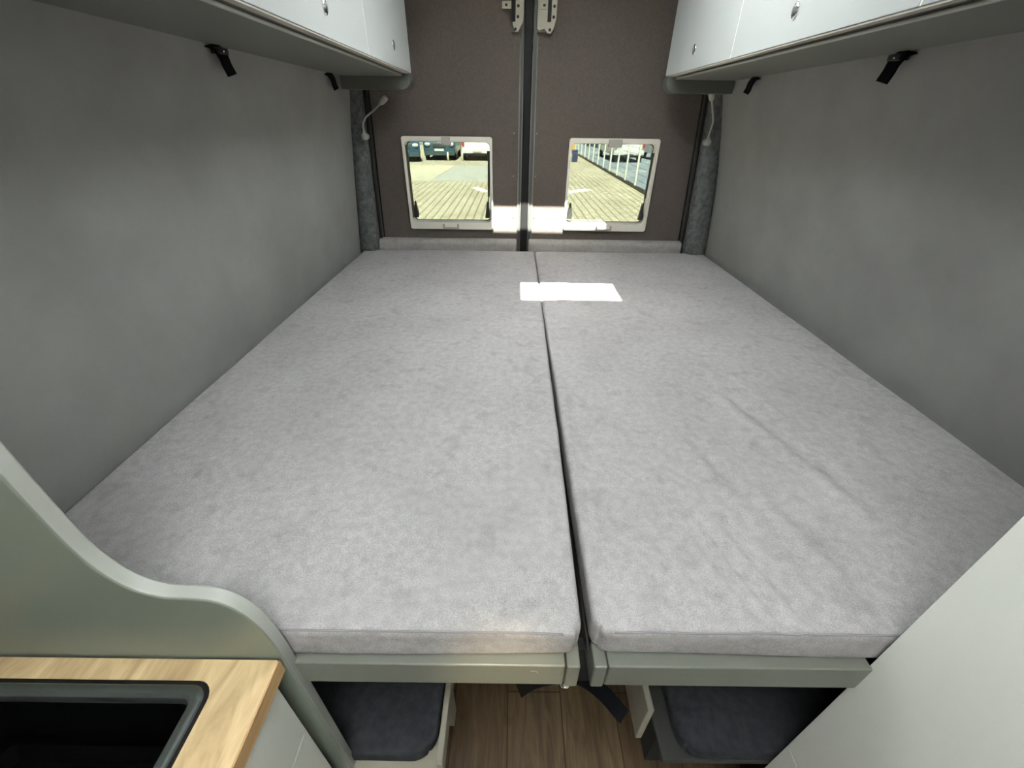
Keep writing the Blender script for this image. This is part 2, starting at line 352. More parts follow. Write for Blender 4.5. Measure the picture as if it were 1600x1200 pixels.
# metal edge strips and rubber gasket of the split
for d, ox, sg, xa, xb in ((d1, o1, 1, 0.020, 0.034), (d2, o2, -1, 0.073, 0.092)):
    bm = bmesh.new(); box(bm, xa - ox, xb - ox, -0.026, 0.03, 0.10, CEIL); link('edge_strip', bm, 'paint', d, bevel=0.003)
    bm = bmesh.new(); xs = (xb - .001 if sg > 0 else xa + .001) - ox
    tube(bm, [(xs, -0.029, 0.60), (xs, -0.029, 1.2), (xs, -0.029, 1.90)], 0.0024); link('edge_bead', bm, 'steel', d, smooth=True)
    xs = (xa - .001 if sg > 0 else xb + .001) - ox
    bm = bmesh.new(); tube(bm, [(xs, -0.023, 0.60), (xs, -0.023, 1.2), (xs, -0.023, 1.78)], 0.0035); link('lining_bead', bm, 'frame', d, smooth=True)
bm = bmesh.new()
prism(bm, [(0.0343, 0.02), (0.0727, 0.02), (0.0727, CEIL), (0.0343, CEIL)], 'y', 2.300, 2.35)
g = link('gasket', bm, 'rubber', None, bevel=0.006); g.parent = d2; g.location = (-o2, -2.33, 0)
# lining screws along both inner edges
for d, ox, x in ((d1, o1, -0.005), (d2, o2, 0.105)):
    for z in (1.235, 1.42, 1.04, 1.74):
        bm = bmesh.new(); ell(bm, (x - ox, -0.021, z), .004, .002, .004, 10, 6); link('lining_screw', bm, 'frame', d, smooth=True)
# latch plates at the door tops
def latch(d, ox, xs, mirror):
    L = empty('latch_bracket', (0, 0, 0)); L.parent = d
    f = (lambda x: xs - (x - xs) - ox) if mirror else (lambda x: x - ox)
    y = -0.045
    pts = [(0.006, 1.95), (0.006, 1.845), (0.010, 1.800), (0.024, 1.786), (0.036, 1.800), (0.040, 1.850), (0.048, 1.872), (0.048, 1.95)]
    if mirror: pts = [(0.106, 1.95), (0.106, 1.860), (0.118, 1.800), (0.138, 1.788), (0.158, 1.790), (0.168, 1.812), (0.176, 1.85), (0.176, 1.95)]
    bm = bmesh.new(); prism(bm, [((x - ox), z) for x, z in pts], 'y', y, y + .004)
    return L, bm
for d, ox, pts, holes, tab, slot in (
    (d1, o1, [(-0.018, 1.94), (-0.016, 1.815), (-0.010, 1.800), (-0.004, 1.788), (0.008, 1.790), (0.018, 1.806), (0.028, 1.822), (0.030, 1.85), (0.030, 1.94)],
     [(0.007, 1.872), (0.006, 1.838), (-0.004, 1.798)], (-0.060, -0.022, 1.862, 1.886), (-0.021, -0.004, 1.822, 1.90)),
    (d2, o2, [(0.088, 1.94), (0.088, 1.800), (0.097, 1.793), (0.118, 1.800), (0.132, 1.786), (0.146, 1.784), (0.158, 1.80), (0.168, 1.835), (0.170, 1.94)],
     [(0.157, 1.872), (0.156, 1.838), (0.142, 1.797)], (0.098, 0.128, 1.862, 1.886), (0.130, 0.146, 1.822, 1.90))):
    bm = bmesh.new(); prism(bm, [(x - ox, z) for x, z in pts], 'y', -0.048, -0.040)
    L = link('latch_bracket', bm, 'zinc', d, bevel=0.0015)
    for hx, hz in holes:
        bm = bmesh.new(); tube(bm, [(hx - ox, -0.0495, hz), (hx - ox, -0.046, hz)], 0.0055, 14); link('bolt_hole', bm, 'rubber', L)
    bm = bmesh.new(); box(bm, tab[0] - ox, tab[1] - ox, -0.052, -0.046, tab[2], tab[3]); link('striker_tab', bm, 'zinc', L, bevel=.001)
    bm = bmesh.new(); box(bm, tab[0] + .012 - ox, tab[0] + .022 - ox, -0.0535, -0.052, tab[2] + .008, tab[3] - .008); link('tab_hole', bm, 'rubber', L)
    bm = bmesh.new(); box(bm, slot[0] - ox, slot[1] - ox, -0.0495, -0.047, slot[2], slot[3]); link('slot', bm, 'rubber', L)
    bm = bmesh.new(); box(bm, pts[0][0] - ox, pts[0][0] + .03 - ox, -0.041, -0.0195, 1.79, 1.90); link('mount_plate', bm, 'paint', L)
# windows of the rear doors
def rear_window(name, x0, x1, z0, z1, label, mirror):
    cx = (x0 + x1) / 2; wv = empty(name, (cx, 2.30, z0)); tag(wv, label, kind='structure')
    X0, X1, H = x0 - cx, x1 - cx, z1 - z0
    bm = bmesh.new(); ring_prism(bm, rrect(X0, X1, 0, H, .012), rrect(X0 + .012, X1 - .012, .036, H - .022, .018), 'y', -0.006, 0.010)
    link('frame', bm, 'winframe', wv, bevel=.002)
    bm = bmesh.new(); ring_prism(bm, rrect(X0 + .009, X1 - .009, .033, H - .019, .020), rrect(X0 + .0125, X1 - .0125, .0365, H - .0225, .020), 'y', 0.008, 0.060)
    link('inner_reveal', bm, 'winframe', wv)
    bm = bmesh.new(); ring_prism(bm, rrect(X0 + .012, X1 - .012, .035, H - .022, .022), rrect(X0 + .0155, X1 - .0155, .0385, H - .0255, .022), 'y', 0.050, 0.056)
    link('seal', bm, 'arm', wv)
    bm = bmesh.new(); prism(bm, rrect(X0 + .012, X1 - .012, .036, H - .022, .02), 'y', 0.056, 0.060); link('pane', bm, 'pane', wv)
    bm = bmesh.new(); box(bm, -.048, .038, -.012, -.004, .004, .012); box(bm, -.048, -.038, -.014, -.004, .006, .028); box(bm, .028, .038, -.014, -.004, .006, .028)
    link('blind_handle', bm, 'clip', wv, bevel=.002)
    bm = bmesh.new(); box(bm, -.025 if not mirror else -.03, .018 if not mirror else .035, -.012, .02, H - .038, H - .003); link('top_catch', bm, 'clip', wv, bevel=.003)
    # stay arms: telescopic rod with tapered black knob bases
    def knob(sx, name2):
        bm = bmesh.new(); xx = sx
        prism(bm, [(xx - .013, .055), (xx + .013, .055), (xx + .015, .075), (xx + .005, .135), (xx - .002, .135)], 'y', 0.012, 0.030)
        return link(name2, bm, 'arm', wv, bevel=.003)
    knob(X0 + .030, 'locking_lever'); k = knob(X1 - .030, 'locking_lever')
    bm = bmesh.new(); tube(bm, [(X1 - .024, .022, .085), (X1 - .022, .022, .20)], 0.0028, 8); tube(bm, [(X1 - .022, .022, .16), (X1 - .018, .022, .355)], 0.0055, 8)
    box(bm, X1 - .027, X1 - .010, .016, .028, .350, .366)
    link('stay_arm', bm, 'arm', wv, smooth=False)
    bm = bmesh.new(); tube(bm, [(X1 - .0125, .016, .07), (X1 - .0115, .016, .345)], 0.0028, 8); link('stay_rod', bm, 'winframe', wv, smooth=True)
rear_window('window_1', -0.548, -0.110, 0.978, 1.404, 'left rear window in beige frame with parked cars outside', False)
rear_window('window_2', 0.263, 0.700, 0.978, 1.404, 'right rear window in beige frame with fence outside', True)

# corner pillars wrapped in grey carpet, with the rubber door seals
def pillar(name, top, bot, sgn, label):
    # top/bot: (outer x, inner x) at the heights 1.568 and 0.90
    bm = bmesh.new(); rings = []
    for z in (0.03, 0.45, 0.88, 1.05, 1.25, 1.45, 1.60, 1.80, CEIL):
        t = (z - 0.90) / 0.668; xo = bot[0] + (top[0] - bot[0]) * t; xi = bot[1] + (top[1] - bot[1]) * t
        if z < .88: xo, xi = bot[0], bot[1]
        ring = []
        for k in range(9):
            a = math.pi * k / 8; cx = (xo + xi) / 2; rr = abs(xi - xo) / 2
            ring.append((cx - sgn * rr * math.cos(a), 2.262 - 0.045 * math.sin(a) ** 0.7))
        ring.append((xi, 2.335)); ring.append((xo, 2.335)); rings.append([bm.verts.new((x, y, z)) for x, y in ring])
    n = len(rings[0])
    for a, b in zip(rings, rings[1:]):
        for k in range(n): bm.faces.new((a[k], a[(k + 1) % n], b[(k + 1) % n], b[k]))
    bm.faces.new(rings[0][::-1]); bm.faces.new(rings[-1])
    p = link(name, bm, 'carpet', smooth=True); tag(p, label, kind='structure')
    zt = 1.568
    bm = bmesh.new(); fx = lambda z, o: bot[1] + (top[1] - bot[1]) * (z - .9) / .668 + sgn * o
    tube(bm, [(fx(z, .006), 2.292, z) for z in (0.5, 0.9, 1.2, 1.5, 1.9)], .008, 10); link('door_seal', bm, 'rubber_grey', p, smooth=True)
    bm = bmesh.new(); tube(bm, [(fx(z, .020), 2.306, z) for z in (0.5, 0.9, 1.2, 1.5, 1.9)], .0035, 8); link('seal_lip', bm, 'rubber', p, smooth=True)
pillar('trim_1', (-0.758, -0.694), (-0.822, -0.722), 1, 'dark grey carpeted corner pillar at the left rear door')
pillar('trim_2', (0.960, 0.880), (1.030, 0.918), -1, 'dark grey carpeted corner pillar at the right rear door')

# ------------------------------------------------------------------ bed frames and mattresses
def bed_frame(name, x0, x1, inner_right, label):
    yb = 2.255; t = empty(name, ((x0 + x1) / 2, 0.29, 0)); ox, oy = (x0 + x1) / 2, 0.29
    tag(t, label, 'bed frame')
    cap = 0.021
    a, b = (x0, x1 - cap) if inner_right else (x0 + cap, x1)
    b = min(b, .532)
    bm = bmesh.new(); box(bm, a - ox, b - ox, -.010, 0.024, .752, .812); link('front_rail', bm, 'frame', t, bevel=.003)
    a2, b2 = (x1 - cap + .0012, x1) if inner_right else (x0, x0 + cap - .0012)
    bm = bmesh.new(); box(bm, a2 - ox, b2 - ox, -.012, 0.026, .751, .814); link('end_cap', bm, 'frame', t, bevel=.003)
    bm = bmesh.new()
    box(bm, x0 - ox + .004, x1 - ox - .004, .026, yb - oy, .775, .806); link('base_board', bm, 'bench_base', t)
    bm = bmesh.new(); xs = (x1 - .02 if inner_right else x0) - ox; box(bm, xs, xs + .02, .027, yb - oy, .752, .775); link('side_rail', bm, 'groove', t)
    if inner_right:
        bm = bmesh.new(); tube(bm, [(0.037 - ox, -.0112, .790), (0.037 - ox, -.0095, .790)], .0075, 24); link('screw_cap', bm, 'frame', t)
        bm = bmesh.new(); tube(bm, [(0.088 - ox, -.004, .748), (0.088 - ox, -.004, .738), (0.088 - ox, -.004, .734)], [.008, .008, .005], 16); link('hinge_bolt', bm, 'chrome', t, smooth=True)
    return t
bed_frame('bed_frame', -0.795, 0.105, True, 'grey metal frame under the left mattress')
bed_frame('bed_frame', 0.125, 1.015, False, 'grey metal frame under the right mattress')

def cushion(name, x0, x1, y0, y1, z0, z1, r, rc, disp, label, div=0.011, m='velour', parent=None):
    cx, cy = (x0 + x1) / 2, (y0 + y1) / 2
    def axis(a, b, st):
        n = max(2, int((b - a - 2 * rc) / st)); e = [rc * k / 8 for k in range(8)]
        return [a + q for q in e] + [a + rc + (b - a - 2 * rc) * k / n for k in range(n + 1)] + [b - q for q in e[::-1]]
    xs, ys = axis(x0, x1, div), axis(y0, y1, div); zs = [z0 + (z1 - z0) * k / 8 for k in range(9)]
    bm = bmesh.new(); cache = {}
    def V(x, y, z):
        k = (round(x, 5), round(y, 5), round(z, 5))
        if k in cache: return cache[k]
        q = Vector((min(max(x, x0 + r), x1 - r), min(max(y, y0 + r), y1 - r), min(max(z, z0 + r), z1 - r)))
        d = Vector((x, y, z)) - q
        if d.length > 1e-7: d *= max(abs(d.x), abs(d.y), abs(d.z)) / d.length
        p = q + d
        c2 = Vector((min(max(p.x, x0 + rc), x1 - rc), min(max(p.y, y0 + rc), y1 - rc))); e = Vector((p.x, p.y)) - c2
        if e.length > 1e-7 and abs(e.x) > 1e-7 and abs(e.y) > 1e-7:
            e *= max(abs(e.x), abs(e.y)) / e.length; p.x, p.y = c2.x + e.x, c2.y + e.y
        p = Vector(disp(p)); v = bm.verts.new((p.x - cx, p.y - cy, p.z - z0)); cache[k] = v; return v
    def grid(A, Bq, f):
        for i in range(len(A) - 1):
            for j in range(len(Bq) - 1):
                bm.faces.new((f(A[i], Bq[j]), f(A[i + 1], Bq[j]), f(A[i + 1], Bq[j + 1]), f(A[i], Bq[j + 1])))
    for z in (z0, z1): grid(xs, ys, lambda a, b: V(a, b, z))
    for y in (y0, y1): grid(xs, zs, lambda a, b: V(a, y, b))
    for x in (x0, x1): grid(ys, zs, lambda a, b: V(x, a, b))
    o = link(name, bm, m, parent, smooth=True, loc=(cx, cy, z0)); return o
def top_w(p, z0, z1): return max(0.0, min(1.0, (p.z - z0) / (z1 - z0)))
G = lambda d, s: math.exp(-(d / s) ** 2)
def disp_left(p):
    w = top_w(p, .822, .88); n = noise.noise(Vector((p.x * 3.1, p.y * 3.3, 1.7))); z = p.z + w * 0.0022 * n
    # ripples across the inner edge
    e = G(p.x - 0.045, 0.040); band = G(p.y - 1.38, 0.26)
    z -= w * e * band * 0.009 * max(0, math.sin(p.y * 88 + 3 * noise.noise(Vector((p.x * 5, p.y * 3, 0))))) ** 4
    # worn soft dents
    z -= w * 0.004 * G(p.x + 0.30, .16) * G(p.y - .85, .2)
    # drooping near inner corner
    c = max(0, (p.x + 0.0) / 0.10) * G(p.y - 0.29, 0.06); z -= w * 0.006 * c * c
    x = p.x
    if p.x > 0.0:
        q = min(1, max(0, (p.y - .29) / .75)); q2 = min(1, max(0, (p.y - 1.0) / .5))
        x += (p.x / .1) * (0.0072 * q + .0012 * q2 - .004 * math.exp(-((p.y - 1.05) / .22) ** 2) * .5 + 0.0012 * noise.noise(Vector((0, p.y * 9, w))))
    return (x, p.y + 0.003 * (1 - w) * math.sin(p.x * 7), z)
def disp_right(p):
    w = top_w(p, .822, .88); n = noise.noise(Vector((p.x * 3.2, p.y * 3.0, 9.2))); z = p.z + w * 0.0022 * n
    e = G(p.x - 0.150, 0.022)
    am = G(p.y - 2.12, .09) + 0.9 * G(p.y - 1.42, .14) + .7 * G(p.y - 1.13, .2)
    z -= w * e * am * 0.009 * max(0, math.sin(p.y * 115 + 4 * noise.noise(Vector((p.x * 9, p.y * 4, 3))))) ** 3
    sx_ = 0.130 + 0.036 * min(1, max(0, (p.y - .33) / 1.0)) ** .9
    # a stitched line a hand's breadth in from the edge
    z -= w * 0.0032 * G(p.x - sx_, 0.0040) * (min(1, max(0, (p.y - .36) / .14)) if p.y < 1.75 else 0)
    z += w * .003 * G(p.x - 0.205, .028) * (1 if p.y < 1.75 else .3)
    # folds running to the front seam
    for fx, fy, a, s in ((0.325, .38, .0070, .012), (0.355, .37, .0085, .011), (0.388, .38, .0050, .012), (0.27, .46, .003, .018), (.50, .44, .004, .02), (.62, .58, .005, .025), (.40, .62, .0045, .016), (.56, .80, .0045, .018)):
        cx = fx - (p.y - fy) * 0.30; z += w * a * G(p.x - cx, s) * G(p.y - fy, .12)
        z -= w * a * .7 * G(p.x - cx - s * 1.7, s) * G(p.y - fy, .12)
    for k in range(5):
        z += w * .0022 * G(p.x - (0.24 + k * .09) - .05 * math.sin(p.y * 5 + k), .012) * G(p.y - 1.0 + .06 * k, .3)
    x = p.x
    if p.x < 0.23:
        q = min(1, max(0, (p.y - .29) / .75)); q2 = min(1, max(0, (p.y - 1.0) / .5))
        x -= (1 - (p.x - .12) / .11) * (0.0052 * q + .0012 * q2 + 0.0012 * noise.noise(Vector((4, p.y * 8, w))))
    return (x, p.y + 0.002 * (1 - w) * math.sin(p.x * 9), z)
ml = cushion('mattress', -0.800, 0.104, 0.292, 2.255, 0.814, 0.880, .011, .022, disp_left, '', div=.0085)
tag(ml, 'grey velour mattress filling the left half of the bed, touching the curved panel', 'mattress', None)
mr_ = cushion('mattress', 0.121, 1.020, 0.294, 2.255, 0.814, 0.880, .011, .028, disp_right, '', div=.0085)
tag(mr_, 'grey velour mattress filling the right half of the bed, creased at the front', 'mattress', None)
# the pile of the piping seam round the top front edge
def piping(mo, x0, x1, y0, y1, disp, r):
    pts = []
    for (px, py) in ([(x0, y0 + .5)] + [(x0, y0 + .5 - .46 * k / 6) for k in range(1, 7)] if x0 > 0 else []):
        pts.append((px, py))
    n = 60
    c = mo.location; out = []
    xs_ = [x0 + .028 + (x1 - x0 - .056) * k / n for k in range(n + 1)]
    for x in xs_: out.append(Vector(disp(Vector((x, y0 + .0035, .8765)))) - c + Vector((0, -.001, .0005)))
    bm = bmesh.new(); tube(bm, out, r, 6); return link('piping', bm, 'piping', mo, smooth=True)
piping(ml, -0.800, 0.104, .292, 2.255, disp_left, .0016)
piping(mr_, 0.121, 1.020, .294, 2.255, disp_right, .0016)

# black webbing and bracket hanging under the frames
bm = bmesh.new(); pts = spline([(0.018, .322, .622), (0.045, .333, .630), (0.080, .339, .634), (0.112, .341, .636), (0.138, .335, .634), (0.170, .316, .626), (0.202, .287, .612)], 6)
nrm = Vector((0, -.25, 1)).normalized(); prev = None
for i, p in enumerate(pts):
    d = (pts[min(i + 1, len(pts) - 1)] - pts[max(i - 1, 0)]).normalized(); q = nrm.cross(d).normalized(); hw = .013
    ring = [bm.verts.new(p + q * a_ * hw + nrm * b_ * .0015) for a_, b_ in ((-1, -1), (1, -1), (1, 1), (-1, 1))]
    if prev:
        for k in range(4): bm.faces.new((prev[k], prev[(k + 1) % 4], ring[(k + 1) % 4], ring[k]))
    else: bm.faces.new(ring[::-1])
    prev = ring
bm.faces.new(prev)
tag(link('webbing_strap', bm, 'strap'), 'black webbing strap slung below the gap between the two bed frames', 'strap')
bm = bmesh.new(); box(bm, .085, .145, .330, .350, .637, .752)
o = link('strap_bracket', bm, 'bracket', None, bevel=.003); tag(o, 'small black bracket under the bed frames holding the webbing strap', 'bracket')

# ------------------------------------------------------------------ dinette benches under the bed
def bench(x0, x1, y0, y1, side, label):
    cx = (x0 + x1) / 2; t = empty('bench', (cx, y0, 0)); tag(t, label, 'bench')
    hx = (x1 - x0) / 2; dep = y1 - y0
    bm = bmesh.new()
    ia = (hx - .06) if side > 0 else hx - .01; ib = -(hx - .06) if side < 0 else -(hx - .01)
    box(bm, ib, ia, .10, dep, 0.001, .36); link('base', bm, 'bench_base', t)
    bm = bmesh.new(); box(bm, -hx, hx, 0.0, dep, .36, .378); link('seat_board', bm, 'bench' if side > 0 else 'bench_base', t, bevel=.004)
    bx = hx - .001 if side > 0 else -hx + .001
    return t, hx
bl, hx = bench(-0.80, -0.128, 0.272, 1.5, 1, 'low bench with dark seat beneath the left mattress, wooden edge showing')
bm = bmesh.new(); box(bm, hx - .012, hx + .001, .0, 1.2, .355, .415); link('edge_board', bm, 'bench', bl, bevel=.003)
bm = bmesh.new(); prism(bm, [(.100, .36), (.165, .36), (.165, .20), (.128, .20)], 'x', hx - .022, hx - .004); link('support_board', bm, 'bench', bl, bevel=.002)
dd = lambda p: (p.x, p.y, p.z + .003 * noise.noise(Vector((p.x * 6, p.y * 6, 0))))
sl = cushion('seat_cushion', -0.80, -0.143, 0.283, 1.45, .379, .425, .012, .05, dd, '', div=.05, m='seat')
tag(sl, 'dark blue-grey seat cushion on the bench under the left mattress', 'cushion')
br, hx = bench(0.318, 1.03, 0.292, 1.5, -1, 'low bench with dark seat beneath the right mattress, board facing the aisle')
bm = bmesh.new(); box(bm, -hx - .014, -hx + .001, .075, 1.2, .245, .405); link('side_board', bm, 'bench', br, bevel=.003)
sr = cushion('seat_cushion', 0.352, 1.03, 0.292, 1.45, .379, .425, .012, .05, dd, '', div=.05, m='seat')
tag(sr, 'dark blue-grey seat cushion on the bench under the right mattress', 'cushion')

# ------------------------------------------------------------------ kitchen block on the left
kc = empty('kitchen_cabinet', (-0.56, 0.26, 0)); tag(kc, 'low white kitchen cabinet with drawers below the oak worktop', 'cabinet')
ox, oy = -0.56, 0.26
bm = bmesh.new()
for q in ((-.805, -.345, -.60, -.585, .06, .819), (-.805, -.345, .247, .262, .06, .819), (-.805, -.790, -.585, .247, .06, .819), (-.360, -.345, -.585, .247, .06, .819), (-.79, -.36, -.585, .247, .06, .075)):
    box(bm, q[0] - ox, q[1] - ox, q[2] - oy, q[3] - oy, q[4], q[5])
link('body', bm, 'seam', kc)
for z0, z1 in ((.638, .815), (.36, .635), (.08, .357)):
    bm = bmesh.new(); box(bm, -0.344 - ox, -0.330 - ox, -0.35 - oy, 0.258 - oy, z0, z1); dr = link('drawer', bm, 'white_satin', kc, bevel=.0015)
    bm = bmesh.new(); ell(bm, (-0.329 - ox, -.05 - oy, z1 - .05), .004, .02, .014); link('knob', bm, 'chrome', dr, smooth=True)
bm = bmesh.new(); box(bm, -0.3445 - ox, -0.3304 - ox, -0.35 - oy, 0.258 - oy, .6352, .6378); link('seam_strip', bm, 'seam', kc)
bm = bmesh.new(); box(bm, -0.79 - ox, -0.37 - ox, -0.58 - oy, 0.24 - oy, 0.001, .06); link('plinth', bm, 'groove', kc)
# worktop with its cut-out
wt = empty('worktop', (-0.56, 0.26, .82)); tag(wt, 'light oak worktop at lower left around the inset sink', 'worktop')
SX0, SX1, SY0, SY1 = -0.740, -0.386, -0.24, 0.240
out = rrect(-0.800 - ox, -0.3165 - ox, -0.60 - oy, 0.268 - oy, .002); inn = rrect(SX0 - ox, SX1 - ox, SY0 - oy, SY1 - oy, .022)
bm = bmesh.new(); ring_prism(bm, out, inn, 'z', 0.0, .030); link('board', bm, 'oak', wt, bevel=.0015)
bm = bmesh.new(); box(bm, -0.3165 - ox, -0.3150 - ox, -0.60 - oy, .268 - oy, .001, .0285); link('edging', bm, 'oak_edge', wt)
sk = empty('inset_sink', (-0.563, 0.0, .82)); tag(sk, 'black rectangular inset sink with rounded grey metal rim in the oak worktop', 'sink')
sx = lambda d: rrect(SX0 + d + .563, SX1 - d + .563, SY0 + d, SY1 - d, max(.004, .022 - d * .5))
bm = bmesh.new(); ring_prism(bm, sx(-.0015), sx(.0045), 'z', .0302, .0312); link('seal', bm, 'rubber', sk)
bm = bmesh.new(); loops = [(.003, .0305), (.004, .0335), (.008, .0350), (.0145, .0350), (.0175, .0340), (.0195, .030), (.021, .022)]
rg = [[bm.verts.new((x, y, z)) for x, y in sx(d)] for d, z in loops]
for a, b in zip(rg, rg[1:]):
    for k in range(len(a)): bm.faces.new((a[k], a[(k + 1) % len(a)], b[(k + 1) % len(a)], b[k]))
link('rim', bm, 'sinkrim', sk, smooth=True)
bm = bmesh.new(); loops = [(.0205, .024), (.024, -.02), (.030, -.10), (.045, -.115)]
rg = [[bm.verts.new((x, y, z)) for x, y in sx(d)] for d, z in loops]
for a, b in zip(rg, rg[1:]):
    for k in range(len(a)): bm.faces.new((a[k], a[(k + 1) % len(a)], b[(k + 1) % len(a)], b[k]))
bm.faces.new(rg[-1]); link('basin', bm, 'basin', sk, smooth=False)

# curved partition between kitchen and bed
ctrl = [(-0.472, 1.60), (-0.472, 1.40), (-0.472, 1.20), (-0.470, 1.10), (-0.462, 1.050), (-0.443, 1.014), (-0.415, 0.997), (-0.385, 0.994), (-0.358, 0.990), (-0.336, 0.972), (-0.320, 0.935), (-0.3125, 0.88), (-0.310, 0.80), (-0.308, 0.55), (-0.307, 0.30), (-0.307, 0.002)]
prof = [(v.x, v.z) for v in spline([(x, 0, z) for x, z in ctrl], 6)]
poly = prof + [(-0.800, 0.002), (-0.800, 0.85), (-0.765, 1.15), (-0.715, 1.60)]
bm = bmesh.new(); prism(bm, poly, 'y', 0.2705, 0.2895)
pp = link('partition_panel', bm, ['panel', 'edge'], bevel=.0035)
tag(pp, 'curved grey-green partition panel rising between kitchen worktop and bed', 'panel')
me = pp.data
for f in me.polygons:
    if abs(f.normal.y) < .3 and f.center.x > -0.48: f.material_index = 1

# ------------------------------------------------------------------ tall wardrobe on the right
wd = empty('wardrobe', (0.79, 0.288, 0)); tag(wd, 'tall glossy white wardrobe filling the lower right foreground', 'wardrobe')
ox, oy = 0.79, 0.288
bm = bmesh.new()
prism(bm, [(0.549 - ox, .002), (1.050 - ox, .002), (1.045 - ox, .45), (1.035 - ox, .88), (0.94 - ox, 1.42), (0.79 - ox, CEIL - .003), (0.549 - ox, CEIL - .003)], 'y', -0.80 - oy, 0.0)
link('body', bm, 'seam', wd)
for z0, z1, nm in ((.4855, CEIL - .01, 'door'), (.02, .4825, 'door')):
    bm = bmesh.new(); box(bm, 0.534 - ox, 0.5485 - ox, -0.80 - oy, .001, z0, z1); dd_ = link(nm, bm, 'white_satin', wd, bevel=.0012)
    bm = bmesh.new(); ell(bm, (.533 - ox, -.72 - oy, z1 - .1 if z1 < 1 else 1.1), .004, .014, .02); link('knob', bm, 'chrome', dd_, smooth=True)

bm = bmesh.new(); box(bm, 0.5345 - ox, 0.5489 - ox, -0.80 - oy, .0005, .4826, .4854); link('seam_strip', bm, 'seam', wd)

# ------------------------------------------------------------------ overhead cabinets
def overhead(side, label, xf, xw, seams):
    """xf: front plane x, xw: wall x at z 1.62; side -1 left / +1 right"""
    t = empty('overhead_cabinet', (xw, 2.15, 1.62)); tag(t, label, 'cabinet')
    ox, oy, oz = xw, 2.15, 1.62
    s = 1 if side < 0 else -1                              # inward direction
    Y0, Y1 = (-0.45 if side < 0 else 0.292), 2.150
    X = lambda x: x - ox
    wt_ = -0.635 if side < 0 else 0.795
    bm = bmesh.new()
    prism(bm, [(X(xw), 0.0), (X(xf - s * .026), 0.0), (X(xf - s * .026), .008), (X(xf - s * .02), .012), (X(xf - s * .02), CEIL - .002 - oz), (X(wt_), CEIL - .002 - oz)], 'y', Y0 - oy, Y1 - oy)
    link('body', bm, 'grey', t)
    bm = bmesh.new(); tube(bm, [(X(xf - s * .025), y - oy, .003) for y in (Y0, .6, 1.2, 2.06)], .0036, 8); link('edge_trim', bm, 'edge', t, smooth=True)
    bm = bmesh.new(); a, b = sorted((X(xf - s * .002), X(xf - s * .0199))); box(bm, a, b, Y0 - oy, 2.10 - oy, .0095, .0125); link('bottom_rail', bm, 'rail', t)
    # rounded end panel hanging at the rear
    xe = xf + s * .006
    if side < 0: r = rrect(X(xw + .006), X(xe), -.045, .010, .03, 8, (.001, .001, .004, .040))
    else: r = rrect(X(xe), X(xw - .006), -.045, .010, .03, 8, (.001, .001, .040, .004))
    bm = bmesh.new(); prism(bm, r, 'y', 2.095 - oy, 2.158 - oy); link('end_panel', bm, 'grey_dark', t, bevel=.003)
    ys = [Y0] + seams + [Y1]
    for i in range(len(ys) - 1):
        a, b = sorted((X(xf), X(xf - s * .018))); g = .0016
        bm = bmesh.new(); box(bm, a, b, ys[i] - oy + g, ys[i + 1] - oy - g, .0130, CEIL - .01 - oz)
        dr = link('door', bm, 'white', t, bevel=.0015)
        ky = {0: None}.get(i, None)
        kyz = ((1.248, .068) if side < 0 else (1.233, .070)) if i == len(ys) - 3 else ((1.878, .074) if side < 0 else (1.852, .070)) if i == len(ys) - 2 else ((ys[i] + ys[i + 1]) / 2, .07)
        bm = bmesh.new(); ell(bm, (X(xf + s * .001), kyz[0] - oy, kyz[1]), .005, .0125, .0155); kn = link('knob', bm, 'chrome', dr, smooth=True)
        bm = bmesh.new(); ell(bm, (X(xf + s * .0045), kyz[0] - oy, kyz[1] + .001), .003, .007, .009); link('push_button', bm, 'steel', kn, smooth=True)
    for yq in seams:
        bm = bmesh.new(); a, b = sorted((X(xf - s * .0006), X(xf - s * .0195))); box(bm, a, b, yq - oy - .0015, yq - oy + .0015, .0135, CEIL - .01 - oz); link('seam_strip', bm, 'seam', t)
overhead(-1, 'white-fronted overhead cabinet along the left wall above the bed', -0.437, -0.728, [.22, .89, 1.563])
overhead(1, 'white-fronted overhead cabinet along the right wall above the bed', 0.626, 0.906, [.86, 1.533])

# black straps hanging from the wall-cabinet corners
def hanging(x, y, wid, ln, s, label, buckle):
    t = empty('hanging_strap', (x, y, 1.62)); tag(t, label, 'strap')
    bm = bmesh.new(); ribbon(bm, spline([(-s * .002, -.026, -.003), (s * .006, -.012, -.007), (s * .012, -.004, -.022), (s * .013, 0.0, -.038), (s * .016, .006, -ln)], 6), (s * .1, 1, .25), wid, .003)
    link('webbing', bm, 'strap', t)
    if buckle:
        bm = bmesh.new(); box(bm, -.008 if s > 0 else -.016, .016 if s > 0 else .008, -.020, .020, -.018, -.004); b = link('buckle', bm, 'arm', t, bevel=.003)
        bm = bmesh.new(); ell(bm, (s * .015, -.002, -.012), .0025, .0035, .0025, 10, 6); link('stud', bm, 'chrome', b, smooth=True)
hanging(-0.720, 1.265, .034, .058, 1, 'black webbing strap with buckle under the left cabinet, nearer the camera', True)
hanging(-0.722, 1.985, .040, .052, 1, 'small black strap under the left cabinet, near the rear pillar', False)
hanging(0.896, 1.225, .036, .058, -1, 'black webbing strap with buckle under the right cabinet, nearer the camera', True)
hanging(0.898, 1.930, .036, .050, -1, 'small black strap under the right cabinet, near the rear pillar', False)

